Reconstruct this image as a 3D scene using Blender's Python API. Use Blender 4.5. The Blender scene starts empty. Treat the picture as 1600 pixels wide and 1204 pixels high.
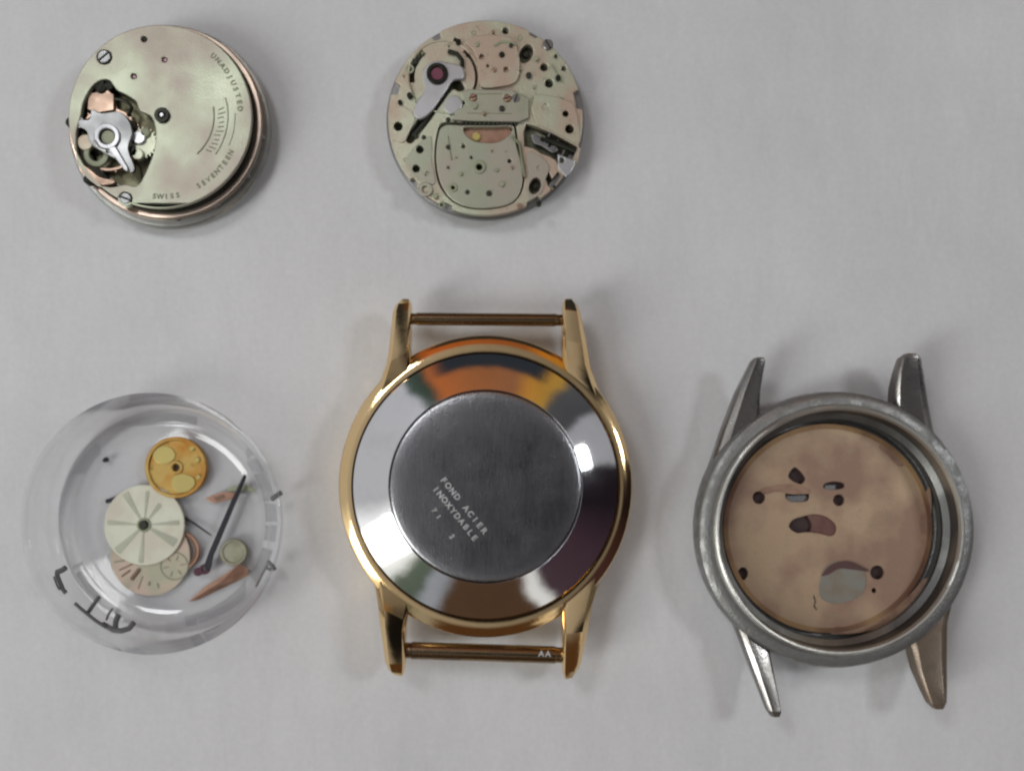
import bpy, bmesh, math, random
from mathutils import Vector, Matrix
random.seed(7)
C = bpy.context.scene
col = C.collection
# ------------------------------------------------------------------ units
# 1 Blender unit = 1 cm.  Drawings are in "u" (128 u = 1 cm, one photo pixel on the tabletop).
K = 1 / 128.0
D = 1400.0                      # camera height above the table, in u
NX, NY = 760.0, 740.0           # point of the photo straight below the lens
C.unit_settings.system = 'METRIC'; C.unit_settings.scale_length = 0.01
PI = math.pi; R = math.radians

# ------------------------------------------------------------------ camera
cam = bpy.data.cameras.new('camera'); camo = bpy.data.objects.new('camera', cam); col.objects.link(camo)
camo.location = (0, 0, D * K)
cam.sensor_width = 36; cam.lens = 36 * D / 1600
cam.shift_x = (800 - NX) / 1600; cam.shift_y = (NY - 602) / 1600
cam.clip_start = 0.05; cam.clip_end = 1000
cam.dof.use_dof = True; cam.dof.focus_distance = (D - 70) * K; cam.dof.aperture_fstop = 0.075
C.camera = camo
# ------------------------------------------------------------------ view
C.view_settings.view_transform = 'Standard'; C.view_settings.look = 'None'
C.view_settings.exposure = -0.41; C.view_settings.gamma = 1
C.render.engine = 'CYCLES'
C.cycles.max_bounces = 14; C.cycles.transmission_bounces = 10; C.cycles.transparent_max_bounces = 16
C.cycles.caustics_refractive = True; C.cycles.caustics_reflective = True
C.cycles.blur_glossy = 0.3; C.cycles.sample_clamp_indirect = 8
C.cycles.filter_width = 2.4
try: C.cycles.use_denoising = True
except Exception: pass

def lin(c):
    return tuple(((x / 12.92) if x <= 0.04045 else ((x + 0.055) / 1.055) ** 2.4) for x in c)

# ------------------------------------------------------------------ world: the room around the table
W_ = bpy.data.worlds.new('World'); C.world = W_; W_.use_nodes = True
nt = W_.node_tree; N = nt.nodes; L = nt.links
N.clear()
out = N.new('ShaderNodeOutputWorld'); bg = N.new('ShaderNodeBackground'); L.new(bg.outputs[0], out.inputs[0])
tc = N.new('ShaderNodeTexCoord'); sep = N.new('ShaderNodeSeparateXYZ'); L.new(tc.outputs['Generated'], sep.inputs[0])
def math_(op, a=None, b=None, c=None):
    n = N.new('ShaderNodeMath'); n.operation = op
    for i, v in enumerate((a, b, c)):
        if v is None: continue
        if isinstance(v, (int, float)): n.inputs[i].default_value = v
        else: L.new(v, n.inputs[i])
    return n.outputs[0]
nz = N.new('ShaderNodeTexNoise'); nz.inputs['Scale'].default_value = 3.2; nz.inputs['Detail'].default_value = 5
L.new(tc.outputs['Generated'], nz.inputs['Vector'])
az = math_('ARCTAN2', sep.outputs['Y'], sep.outputs['X'])
az = math_('MULTIPLY', az, 1 / (2 * PI))
az = math_('ADD', az, 1.0)
wob = math_('MULTIPLY', math_('SUBTRACT', nz.outputs['Fac'], 0.5), 0.035)
az = math_('FRACT', math_('ADD', az, wob))
ramp = N.new('ShaderNodeValToRGB'); L.new(az, ramp.inputs[0])
ramp.color_ramp.interpolation = 'LINEAR'
room = [  # degrees round the room, colour (sRGB), gain
 (0, (.16, .13, .15), 1), (7, (.17, .15, .17), 1), (10, (.76, .76, .77), 1), (32, (.74, .74, .75), 1), (34, (.34, .34, .35), 1),
 (50, (.38, .38, .38), 1), (53, (.80, .62, .28), 1), (66, (.86, .60, .26), 1), (74, (.66, .44, .30), 1), (98, (.74, .46, .28), 1),
 (116, (.84, .48, .26), 1), (122, (.26, .32, .28), 1), (128, (.34, .40, .36), 1), (131, (.88, .88, .89), 1),
 (188, (.88, .88, .88), 1), (198, (.99, .99, .98), 1.6), (224, (.99, .99, .95), 1.6), (229, (.46, .50, .42), 1), (238, (.42, .46, .40), 1), (241, (.72, .73, .74), 1),
 (247, (.70, .71, .72), 1), (251, (.39, .29, .21), 1), (291, (.38, .28, .20), 1), (294, (.98, .97, .94), 1.2),
 (299, (.98, .97, .94), 1.2), (302, (.34, .27, .29), 1), (325, (.31, .23, .26), 1), (350, (.15, .12, .14), 1)]
els = ramp.color_ramp.elements
while len(els) < len(room): els.new(0.5)
for e, (a, c, g) in zip(els, room):
    e.position = a / 360.0; e.color = tuple(x * g for x in lin(c)) + (1,)
def mix(fac, a, b):
    n = N.new('ShaderNodeMix'); n.data_type = 'RGBA'
    if isinstance(fac, (int, float)): n.inputs[0].default_value = fac
    else: L.new(fac, n.inputs[0])
    for i, v in ((6, a), (7, b)):
        if isinstance(v, tuple): n.inputs[i].default_value = v + (1,)
        else: L.new(v, n.inputs[i])
    return n.outputs[2]
def mapr(v, a, b, c=0.0, d=1.0):
    n = N.new('ShaderNodeMapRange'); n.interpolation_type = 'SMOOTHSTEP'
    L.new(v, n.inputs[0]); n.inputs[1].default_value = a; n.inputs[2].default_value = b
    n.inputs[3].default_value = c; n.inputs[4].default_value = d
    return n.outputs[0]
zed = math_('ADD', sep.outputs['Z'], math_('MULTIPLY', math_('SUBTRACT', nz.outputs['Fac'], 0.5), 0.10))
colr = ramp.outputs[0]
# behind the orange thing the far wall is dark and cool, low down
band = math_('MULTIPLY', mapr(az, 0.155, 0.175), mapr(az, 0.33, 0.30))
low = math_('MULTIPLY', band, mapr(zed, 0.58, 0.51))
colr = mix(low, colr, lin((.22, .24, .26)))
colr = mix(mapr(zed, 0.14, 0.02), colr, lin((.50, .50, .51)))           # floor-level haze of the room
ceil = mix(mapr(sep.outputs['X'], -0.45, 0.35), lin((.80, .80, .82)), lin((.56, .56, .57)))
colr = mix(mapr(zed, 0.80, 0.90), colr, ceil)                            # ceiling
px_ = math_('SUBTRACT', sep.outputs['X'], 0.06); py_ = math_('ADD', sep.outputs['Y'], 0.05)
rad = math_('SQRT', math_('ADD', math_('MULTIPLY', px_, px_), math_('MULTIPLY', py_, py_)))
rad = math_('ADD', rad, math_('MULTIPLY', math_('SUBTRACT', nz.outputs['Fac'], 0.5), 0.08))
colr = mix(math_('MULTIPLY', mapr(rad, 0.33, 0.20), mapr(sep.outputs['Z'], 0, .1)), colr, lin((.10, .10, .11)))   # the photographer's phone overhead
L.new(colr, bg.inputs[0]); bg.inputs[1].default_value = 0.84

# ------------------------------------------------------------------ lamps
def area(name, loc, target, sx, sy, power, color):
    l = bpy.data.lights.new(name, 'AREA'); l.shape = 'RECTANGLE'; l.size = sx; l.size_y = sy
    l.energy = power; l.color = color
    o = bpy.data.objects.new(name, l); col.objects.link(o); o.location = loc
    o.rotation_euler = (Vector(target) - Vector(loc)).to_track_quat('-Z', 'Y').to_euler()
    return o
area('window_light', (-36, -20, 33), (0, 0, 0), 14, 28, 16000, (0.99, 1.0, 0.97))
area('upper_left_fill', (-13, 14, 27), (-6, 6, 0), 7, 7, 2600, (0.96, 0.99, 1.0))  # added soft fill, brightens the sheet's upper left; no such lamp known
area('lamp_light', (33, 9, 34), (2, 0, 0), 7, 7, 5400, (0.95, 0.98, 1.0))

# ------------------------------------------------------------------ materials
def new_mat(name):
    m = bpy.data.materials.new(name); m.use_nodes = True
    t = m.node_tree; b = t.nodes['Principled BSDF']
    return m, t, b
def metal(name, c, rough=.25, metallic=1.0, tint=None, tint_amt=.6, tint_scale=2.5, bump=.02, bscale=60, rvar=.12, scratch=0, spots=None):
    m, t, b = new_mat(name); n = t.nodes; l = t.links
    co = n.new('ShaderNodeTexCoord')
    no = n.new('ShaderNodeTexNoise'); no.inputs['Scale'].default_value = tint_scale; no.inputs['Detail'].default_value = 6
    l.new(co.outputs['Object'], no.inputs['Vector'])
    mx = n.new('ShaderNodeMix'); mx.data_type = 'RGBA'
    mx.inputs[6].default_value = lin(c) + (1,)
    mx.inputs[7].default_value = lin(tint or tuple(x * .86 for x in c)) + (1,)
    mr = n.new('ShaderNodeMapRange'); l.new(no.outputs['Fac'], mr.inputs[0])
    mr.inputs[1].default_value = .42; mr.inputs[2].default_value = .62; mr.inputs[4].default_value = tint_amt
    l.new(mr.outputs[0], mx.inputs[0])
    cout = mx.outputs[2]
    n2 = n.new('ShaderNodeTexNoise'); n2.inputs['Scale'].default_value = bscale; n2.inputs['Detail'].default_value = 5
    l.new(co.outputs['Object'], n2.inputs['Vector'])
    if spots:
        n4 = n.new('ShaderNodeTexNoise'); n4.inputs['Scale'].default_value = 9; n4.inputs['Detail'].default_value = 9; n4.inputs['Roughness'].default_value = .7
        l.new(co.outputs['Object'], n4.inputs['Vector'])
        m4 = n.new('ShaderNodeMapRange'); l.new(n4.outputs['Fac'], m4.inputs[0]); m4.inputs[1].default_value = .58; m4.inputs[2].default_value = .68; m4.inputs[4].default_value = .75
        mx2 = n.new('ShaderNodeMix'); mx2.data_type = 'RGBA'; l.new(m4.outputs[0], mx2.inputs[0]); l.new(cout, mx2.inputs[6]); mx2.inputs[7].default_value = lin(spots) + (1,)
        cout = mx2.outputs[2]
    l.new(cout, b.inputs['Base Color'])
    b.inputs['Metallic'].default_value = metallic
    r2 = n.new('ShaderNodeMapRange'); l.new(no.outputs['Fac'], r2.inputs[0])
    r2.inputs[1].default_value = .3; r2.inputs[2].default_value = .7
    r2.inputs[3].default_value = max(.02, rough - rvar * .5); r2.inputs[4].default_value = rough + rvar
    l.new(r2.outputs[0], b.inputs['Roughness'])
    bp = n.new('ShaderNodeBump'); bp.inputs['Strength'].default_value = bump; bp.inputs['Distance'].default_value = .02
    l.new(n2.outputs['Fac'], bp.inputs['Height'])
    if scratch:
        mp = n.new('ShaderNodeMapping'); mp.inputs['Scale'].default_value = (140, 3, 1); mp.inputs['Rotation'].default_value = (0, 0, .7)
        l.new(co.outputs['Object'], mp.inputs[0])
        n3 = n.new('ShaderNodeTexNoise'); n3.inputs['Scale'].default_value = 1.0; n3.inputs['Detail'].default_value = 3
        l.new(mp.outputs[0], n3.inputs['Vector'])
        b2 = n.new('ShaderNodeBump'); b2.inputs['Strength'].default_value = scratch; b2.inputs['Distance'].default_value = .01
        l.new(n3.outputs['Fac'], b2.inputs['Height']); l.new(bp.outputs[0], b2.inputs['Normal']); l.new(b2.outputs[0], b.inputs['Normal'])
    else:
        l.new(bp.outputs[0], b.inputs['Normal'])
    return m
def paint(name, c, rough=.6, tint=None, amt=.5, scale=4, bump=.05):
    return metal(name, c, rough, 0.0, tint, amt, scale, bump, 50, .1)

M = {}
M['gold'] = metal('polished_gold', (.95, .83, .63), .08, tint=(.93, .78, .56), bump=.03, bscale=12, rvar=.04)
M['gold_bar'] = metal('worn_gold_bar', (.60, .52, .40), .22, tint=(.40, .32, .28), bump=.1, bscale=40)
M['steel'] = metal('polished_steel', (.93, .93, .94), .06, tint=(.88, .88, .89), scratch=.02, bump=.03, bscale=7, rvar=.03)
M['satin'] = metal('satin_steel', (.60, .60, .61), .24, tint=(.56, .56, .57), tint_amt=.5, bump=.12, bscale=60, rvar=.05, scratch=.16, tint_scale=3)
M['engrave'] = metal('engraved_bright', (.74, .74, .74), .55, metallic=.55, bump=.2)
M['nickel'] = metal('nickel_plate', (.635, .65, .575), .42, metallic=.72, tint=(.66, .62, .58), tint_amt=.8, tint_scale=1.6, scratch=.08, bump=.14, bscale=50, spots=(.62, .63, .54))
M['nickel2'] = metal('nickel_bridge', (.725, .74, .655), .40, metallic=.65, tint=(.70, .61, .55), tint_amt=.85, tint_scale=1.7, bump=.22, bscale=50, spots=(.52, .54, .44))
M['side_steel'] = metal('side_steel', (.72, .72, .70), .34, tint=(.5, .5, .49), bump=.15)
M['grey_steel'] = metal('grey_steel', (.56, .56, .56), .36, tint=(.5, .5, .5), bump=.1)
M['bright_steel'] = metal('bright_steel', (.72, .72, .73), .38, metallic=.75, bump=.08)
M['dark_steel'] = metal('dark_steel', (.22, .22, .20), .45, tint=(.12, .12, .11), bump=.2)
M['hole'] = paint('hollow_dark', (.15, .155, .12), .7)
M['ink'] = paint('engraving_ink', (.45, .47, .37), .7)
M['brass'] = metal('brass', (.76, .64, .38), .34, metallic=.8, tint=(.66, .46, .20), tint_amt=.9, tint_scale=3.2, bump=.15, spots=(.48, .36, .12))
M['brass_light'] = metal('brass_light', (.74, .68, .42), .38, metallic=.6, bump=.1)
M['copper'] = metal('rosy_copper', (.74, .59, .51), .30, metallic=.8, tint=(.55, .42, .35), tint_amt=.8, tint_scale=4)
M['wall_steel'] = metal('mottled_wall_steel', (.56, .56, .55), .38, tint=(.34, .34, .34), tint_amt=.9, tint_scale=1.3, bump=.15)  # grey steel with broad darker mottling
M['brass_edge'] = metal('dial_edge_brass', (.60, .48, .34), .5, metallic=.4, tint=(.42, .30, .24), tint_scale=1.5, tint_amt=1)
M['patina'] = metal('dial_patina', (.60, .49, .41), .55, metallic=.35, tint=(.50, .39, .34), tint_scale=4, tint_amt=1)
M['black'] = paint('hollow_brown', (.20, .13, .13), .6)
M['well'] = metal('well_floor', (.50, .49, .40), .45, tint=(.36, .34, .27), tint_scale=5, bump=.3)
M['rose'] = metal('rosy_gilt', (.66, .56, .49), .36, metallic=.8, tint=(.52, .44, .38), tint_scale=5)
M['well2'] = metal('base_floor', (.40, .40, .33), .45, metallic=.6, tint=(.26, .26, .20), tint_scale=6, bump=.3)
M['wedge'] = paint('enamel_wedge', (.67, .68, .61), .6)
M['lug_steel'] = metal('worn_lug_steel', (.58, .57, .56), .27, tint=(.46, .44, .42), tint_scale=3, bump=.14, bscale=30)
M['rust'] = metal('rusty_ring', (.42, .30, .27), .6, metallic=.2, tint=(.30, .20, .21), tint_scale=5)
M['warm_lug'] = metal('warm_worn_lug', (.52, .47, .42), .34, metallic=.75, tint=(.44, .37, .31), tint_scale=4, bump=.14)  # browner tone than the other lugs, for the bottom-right one
M['cap'] = metal('dull_cap', (.58, .57, .50), .4, metallic=.5, tint=(.46, .46, .38), tint_scale=8, bump=.2)
M['rim'] = metal('worn_plated_rim', (.70, .62, .56), .30, metallic=.9, tint=(.46, .43, .40), tint_scale=1.2)
M['jewel'] = metal('ruby_jewel', (.46, .26, .32), .2, metallic=.1, bump=0)
M['case_steel'] = metal('worn_case_steel', (.57, .57, .565), .43, metallic=.85, tint=(.46, .46, .45), tint_scale=7, bump=.34, bscale=34, rvar=.14)
M['case_edge'] = metal('worn_case_lip', (.76, .76, .74), .42, bump=.18, bscale=30)
M['dialback'] = metal('dial_back_copper', (.68, .585, .485), .48, metallic=.4, tint=(.57, .465, .40), tint_amt=1.0, tint_scale=1.6, bump=.16, bscale=40, spots=(.56, .54, .42), scratch=.06)
M['stain'] = metal('stained_copper', (.36, .26, .25), .55, metallic=.3)
M['moon'] = metal('dial_grey_patch', (.52, .51, .48), .5, metallic=.4, tint=(.50, .44, .37), tint_amt=.7, tint_scale=5, bump=.1)
M['cream'] = paint('cream_enamel', (.79, .80, .73), .5, tint=(.74, .71, .65), scale=2.5, amt=.8)
M['cream2'] = paint('rosy_enamel', (.73, .65, .59), .5, tint=(.62, .63, .54), scale=2.4, amt=.9)
M['cream_line'] = paint('enamel_line', (.56, .57, .49), .6)
M['brown_line'] = paint('brown_print', (.46, .36, .29), .6)
M['hand'] = metal('blackened_hand', (.26, .26, .28), .35, tint=(.16, .15, .17), bump=.1)
M['maroon'] = metal('maroon_lacquer', (.32, .16, .22), .4, metallic=.3)
M['mark'] = paint('dark_marker', (.33, .33, .34), .6)
M['green_grey'] = paint('green_grey_enamel', (.56, .58, .48), .5)

# clear plastic / glass of the dish
m, t, b = new_mat('clear_glass')
tr = t.nodes.new('ShaderNodeBsdfTransparent'); tr.inputs[0].default_value = (.987, .988, .991, 1)
gl = t.nodes.new('ShaderNodeBsdfGlossy'); gl.inputs['Roughness'].default_value = .05; gl.inputs[0].default_value = (.85, .85, .86, 1)
fr = t.nodes.new('ShaderNodeFresnel'); fr.inputs[0].default_value = 1.09
ad = t.nodes.new('ShaderNodeMath'); ad.operation = 'ADD'; ad.inputs[1].default_value = .055; ad.use_clamp = True; t.links.new(fr.outputs[0], ad.inputs[0])
ms = t.nodes.new('ShaderNodeMixShader'); t.links.new(ad.outputs[0], ms.inputs[0]); t.links.new(tr.outputs[0], ms.inputs[1]); t.links.new(gl.outputs[0], ms.inputs[2])
df = t.nodes.new('ShaderNodeBsdfDiffuse'); df.inputs[0].default_value = (.72, .72, .73, 1)
m2 = t.nodes.new('ShaderNodeMixShader'); m2.inputs[0].default_value = .045; t.links.new(ms.outputs[0], m2.inputs[1]); t.links.new(df.outputs[0], m2.inputs[2])
t.links.new(m2.outputs[0], t.nodes['Material Output'].inputs[0])
M['glass'] = m

# paper/cloth sheet
m, t, b = new_mat('white_cloth'); n = t.nodes; l = t.links
co = n.new('ShaderNodeTexCoord')
a1 = n.new('ShaderNodeTexNoise'); a1.inputs['Scale'].default_value = .3; a1.inputs['Detail'].default_value = 12; a1.inputs['Roughness'].default_value = .62
l.new(co.outputs['Object'], a1.inputs[0])
mx = n.new('ShaderNodeMix'); mx.data_type = 'RGBA'; l.new(a1.outputs['Fac'], mx.inputs[0])
mx.inputs[6].default_value = (.46, .461, .474, 1); mx.inputs[7].default_value = (.64, .64, .652, 1)
g1 = n.new('ShaderNodeTexNoise'); g1.inputs['Scale'].default_value = 14; g1.inputs['Detail'].default_value = 8; g1.inputs['Roughness'].default_value = .8
l.new(co.outputs['Object'], g1.inputs[0])
g2 = n.new('ShaderNodeMapRange'); l.new(g1.outputs['Fac'], g2.inputs[0]); g2.inputs[1].default_value = .3; g2.inputs[2].default_value = .7; g2.inputs[3].default_value = .93; g2.inputs[4].default_value = 1.05
g3 = n.new('ShaderNodeVectorMath'); g3.operation = 'SCALE'; l.new(mx.outputs[2], g3.inputs[0]); l.new(g2.outputs[0], g3.inputs['Scale'])
l.new(g3.outputs[0], b.inputs['Base Color']); b.inputs['Roughness'].default_value = .75
b.inputs['Specular IOR Level'].default_value = .25
mp = n.new('ShaderNodeMapping'); mp.inputs['Scale'].default_value = (1.1, .55, 1); l.new(co.outputs['Object'], mp.inputs[0])
s1 = n.new('ShaderNodeTexNoise'); s1.inputs['Scale'].default_value = 1.0; s1.inputs['Detail'].default_value = 4; l.new(mp.outputs[0], s1.inputs[0])
s2 = n.new('ShaderNodeTexNoise'); s2.inputs['Scale'].default_value = 55; s2.inputs['Detail'].default_value = 4; l.new(co.outputs['Object'], s2.inputs[0])
b1 = n.new('ShaderNodeBump'); b1.inputs['Strength'].default_value = .35; b1.inputs['Distance'].default_value = .12; l.new(s1.outputs['Fac'], b1.inputs['Height'])
b2 = n.new('ShaderNodeBump'); b2.inputs['Strength'].default_value = .12; b2.inputs['Distance'].default_value = .01; l.new(s2.outputs['Fac'], b2.inputs['Height'])
l.new(b1.outputs[0], b2.inputs['Normal']); l.new(b2.outputs[0], b.inputs['Normal'])
M['cloth'] = m

# ------------------------------------------------------------------ mesh helpers (all in u, absolute)
ORG = {}
def P(px, py, z=0.0):
    """where the photo's pixel lies when it shows a point at height z (u)"""
    s = (D - z) / D
    return ((px - NX) * s, (NY - py) * s)
def thing(name, label, cat, x, y, z=0, group=None):
    o = bpy.data.objects.new(name, None); col.objects.link(o)
    o.location = (x * K, y * K, z * K); o.empty_display_size = .1
    o['label'] = label; o['category'] = cat
    if group: o['group'] = group
    ORG[o.name] = (x, y, z); return o
def tag(o, label, cat, group=None):
    o['label'] = label; o['category'] = cat
    if group: o['group'] = group
    return o
def link(name, me, mat, parent=None, org=None, label=None):
    o = bpy.data.objects.new(name, me); col.objects.link(o)
    if parent is not None:
        o.parent = parent; ORG[o.name] = ORG[parent.name]
    else:
        ORG[o.name] = org; o.location = Vector(org) * K
    me.materials.clear(); me.materials.append(M[mat] if isinstance(mat, str) else mat)
    if label: o['label'] = label
    return o
def build(name, vs, fs, mat, parent=None, org=None, smooth=True, angle=32, bevel=0, label=None):
    if org is None: org = ORG[parent.name] if parent is not None else (0, 0, 0)
    me = bpy.data.meshes.new(name)
    me.from_pydata([((x - org[0]) * K, (y - org[1]) * K, (z - org[2]) * K) for x, y, z in vs], [], fs)
    bm = bmesh.new(); bm.from_mesh(me); bmesh.ops.recalc_face_normals(bm, faces=bm.faces)
    if bevel:
        es = [e for e in bm.edges if len(e.link_faces) == 2 and e.calc_face_angle(0) > R(25)]
        bmesh.ops.bevel(bm, geom=es, offset=bevel * K, segments=2, affect='EDGES', profile=.6, clamp_overlap=True)
    bm.to_mesh(me); bm.free()
    if smooth:
        for p in me.polygons: p.use_smooth = True
        me.set_sharp_from_angle(angle=R(angle))
    return link(name, me, mat, parent, org, label)
def lathe(name, prof, cx, cy, mat, parent=None, org=None, seg=112, closed=False, angle=28, wob=0, label=None, ell=None):
    vs = []; fs = []; idx = []
    for (r, z) in prof:
        if r < 1e-6:
            idx.append([len(vs)]); vs.append((cx, cy, z))
        else:
            idx.append(list(range(len(vs), len(vs) + seg)))
            for k in range(seg):
                a = 2 * PI * k / seg
                rr = r * (1 + wob * math.sin(3 * a + r) + wob * .6 * math.sin(7 * a + z))
                ex, ey = (1, 1) if ell is None or r < ell[0] else (1 + (ell[1] - 1) * min(1, (r - ell[0]) / 12), 1 + (ell[2] - 1) * min(1, (r - ell[0]) / 12))
                vs.append((cx + rr * ex * math.cos(a), cy + rr * ey * math.sin(a), z))
    pairs = list(zip(idx, idx[1:]))
    if closed: pairs.append((idx[-1], idx[0]))
    for A, B in pairs:
        for k in range(seg):
            k2 = (k + 1) % seg
            if len(A) == 1 and len(B) == 1: break
            if len(A) == 1: fs.append((A[0], B[k], B[k2]))
            elif len(B) == 1: fs.append((A[k], B[0], A[k2]))
            else: fs.append((A[k], B[k], B[k2], A[k2]))
    return build(name, vs, fs, mat, parent, org, angle=angle, label=label)
def circ(cx, cy, r, n=28, ry=None, rot=0):
    ry = ry or r
    o = []
    for k in range(n):
        a = 2 * PI * k / n; x = r * math.cos(a); y = ry * math.sin(a)
        o.append((cx + x * math.cos(rot) - y * math.sin(rot), cy + x * math.sin(rot) + y * math.cos(rot)))
    return o
def arcband(cx, cy, r0, r1, a0, a1, n=16):
    """ring sector, angles in degrees counter-clockwise with y up, centre in world u"""
    o = [(cx + r1 * math.cos(R(a0 + (a1 - a0) * k / n)), cy + r1 * math.sin(R(a0 + (a1 - a0) * k / n))) for k in range(n + 1)]
    o += [(cx + r0 * math.cos(R(a1 + (a0 - a1) * k / n)), cy + r0 * math.sin(R(a1 + (a0 - a1) * k / n))) for k in range(n + 1)]
    return o
def smoothpoly(pts, n=6):
    o = []; m_ = len(pts)
    for i in range(m_):
        p0, p1, p2, p3 = (Vector(pts[(i + k - 1) % m_]) for k in range(4))
        for j in range(n):
            t_ = j / n
            o.append(tuple(.5 * ((2 * p1) + (-p0 + p2) * t_ + (2 * p0 - 5 * p1 + 4 * p2 - p3) * t_ ** 2 + (-p0 + 3 * p1 - 3 * p2 + p3) * t_ ** 3)))
    return o
def PX(pts, z): return [P(x, y, z) for x, y in pts]
def plate(name, outer, holes, z0, z1, mat, parent=None, org=None, bev=1.2, label=None):
    """flat plate with real holes: outline and holes in world u"""
    if org is None: org = ORG[parent.name] if parent is not None else (0, 0, 0)
    cu = bpy.data.curves.new(name, 'CURVE'); cu.dimensions = '2D'; cu.fill_mode = 'BOTH'
    h = (z1 - z0) / 2; b = min(bev, h * .8)
    cu.extrude = (h - b) * K; cu.bevel_depth = b * K; cu.bevel_resolution = 1; cu.offset = -b * K
    for pts in [outer] + list(holes):
        s = cu.splines.new('POLY'); s.points.add(len(pts) - 1)
        for p, (x, y) in zip(s.points, pts): p.co = ((x - org[0]) * K, (y - org[1]) * K, 0, 1)
        s.use_cyclic_u = True
    tmp = bpy.data.objects.new(name + '_tmp', cu); col.objects.link(tmp)
    dg = bpy.context.evaluated_depsgraph_get(); dg.update()
    me = bpy.data.meshes.new_from_object(tmp.evaluated_get(dg))
    bpy.data.objects.remove(tmp); bpy.data.curves.remove(cu)
    me.name = name
    me.transform(Matrix.Translation((0, 0, ((z0 + z1) / 2 - org[2]) * K)))
    for p in me.polygons: p.use_smooth = False
    return link(name, me, mat, parent, org, label)
def tube(name, pts, r, mat, parent=None, org=None, seg=14, label=None):
    """swept round bar through 3D points; r a number or a list"""
    rs = r if isinstance(r, (list, tuple)) else [r] * len(pts)
    vs = []; fs = []; V = [Vector(p) for p in pts]
    for i, p in enumerate(V):
        d = (V[min(i + 1, len(V) - 1)] - V[max(i - 1, 0)]).normalized()
        u = d.cross(Vector((0, 0, 1)));
        if u.length < 1e-3: u = Vector((1, 0, 0))
        u.normalize(); w = u.cross(d).normalized()
        for k in range(seg):
            a = 2 * PI * k / seg; q = p + (u * math.cos(a) + w * math.sin(a)) * rs[i]; vs.append(tuple(q))
    for i in range(len(V) - 1):
        for k in range(seg):
            fs.append((i * seg + k, i * seg + (k + 1) % seg, (i + 1) * seg + (k + 1) % seg, (i + 1) * seg + k))
    fs.append(tuple(range(seg))[::-1]); fs.append(tuple(range((len(V) - 1) * seg, len(V) * seg)))
    return build(name, vs, fs, mat, parent, org, label=label)
def cyl(name, cx, cy, r, z0, z1, mat, parent, seg=32, ch=1.2, label=None):
    return lathe(name, [(0, z0), (r, z0), (r, z1 - ch), (r - ch, z1), (0, z1)], cx, cy, mat, parent, seg=seg, label=label)
def ring(name, cx, cy, r0, r1, z0, z1, mat, parent, seg=48, ch=1.0, label=None):
    return lathe(name, [(r0, z0), (r1, z0), (r1, z1 - ch), (r1 - ch, z1), (r0 + ch, z1), (r0, z1 - ch)], cx, cy, mat, parent, seg=seg, closed=True, label=label)
def screw(cx, cy, r, z, parent, mat='grey_steel', ang=30, h=5):
    s = cyl('screw', cx, cy, r, z - 8, z + h, mat, parent, seg=24)
    c_, s_ = math.cos(R(ang)), math.sin(R(ang)); w = r * .16; l_ = r * .93; t_ = z + h + .5
    pts = [(-l_, -w), (l_, -w), (l_, w), (-l_, w)]
    vs = [(cx + x * c_ - y * s_, cy + x * s_ + y * c_, zz) for zz in (z + h - .8, t_) for x, y in pts]
    build('screw_slot', vs, [(0, 1, 2, 3), (4, 5, 6, 7), (0, 1, 5, 4), (1, 2, 6, 5), (2, 3, 7, 6), (3, 0, 4, 7)], 'hole', s, smooth=False)
    return s
def gear(name, cx, cy, r, nteeth, depth, z0, z1, mat, parent, holes=(), label=None, bev=.4):
    pts = []
    for k in range(nteeth):
        for f, rr in ((0, r - depth), (.28, r), (.55, r), (.8, r - depth)):
            a = 2 * PI * (k + f) / nteeth; pts.append((cx + rr * math.cos(a), cy + rr * math.sin(a)))
    return plate(name, pts, holes, z0, z1, mat, parent, bev=bev, label=label)
def text_mesh(name, items, mat, parent, z0, h=.6, label=None):
    """items: (string, x, y, size, angle_deg) in world u, letters joined into one engraved mesh"""
    org = ORG[parent.name]; bm = bmesh.new()
    for s, x, y, size, ang in items:
        cu = bpy.data.curves.new('t', 'FONT'); cu.body = s; cu.size = size * K; cu.extrude = h * K; cu.offset = .0035 * size * K * 8
        cu.align_x = 'CENTER'; cu.align_y = 'CENTER'; cu.resolution_u = 3
        tmp = bpy.data.objects.new('t', cu); col.objects.link(tmp)
        dg = bpy.context.evaluated_depsgraph_get(); dg.update()
        me = bpy.data.meshes.new_from_object(tmp.evaluated_get(dg))
        me.transform(Matrix.Translation(((x - org[0]) * K, (y - org[1]) * K, (z0 - org[2]) * K)) @ Matrix.Rotation(R(ang), 4, 'Z'))
        bm.from_mesh(me)
        bpy.data.objects.remove(tmp); bpy.data.curves.remove(cu); bpy.data.meshes.remove(me)
    me = bpy.data.meshes.new(name); bm.to_mesh(me); bm.free()
    return link(name, me, mat, parent, None, label)
def arc_text(s, cx, cy, r, a0, a1, size, inward=False):
    it = []
    for i, ch in enumerate(s):
        if ch == ' ': continue
        a = a0 + (a1 - a0) * (i + .5) / len(s)
        it.append((ch, cx + r * math.cos(R(a)), cy + r * math.sin(R(a)), size, a + (90 if inward else -90)))
    return it

# ------------------------------------------------------------------ the sheet everything lies on
def sheet():
    nx = 120; size = 9000; vs = []; fs = []
    for j in range(nx + 1):
        for i in range(nx + 1):
            x = (i / nx - .5) * size; y = (j / nx - .5) * size
            d = max(0, math.hypot(x, y) - 1600) / 1000
            vs.append((x, y, -2 * 0 - d * 6 * (1 + math.sin(x * .004) * math.cos(y * .005))))
    for j in range(nx):
        for i in range(nx):
            a = j * (nx + 1) + i; fs.append((a, a + 1, a + nx + 2, a + nx + 1))
    o = build('white_cloth', vs, fs, 'cloth', org=(0, 0, 0)); o['kind'] = 'structure'
sheet()

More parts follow.
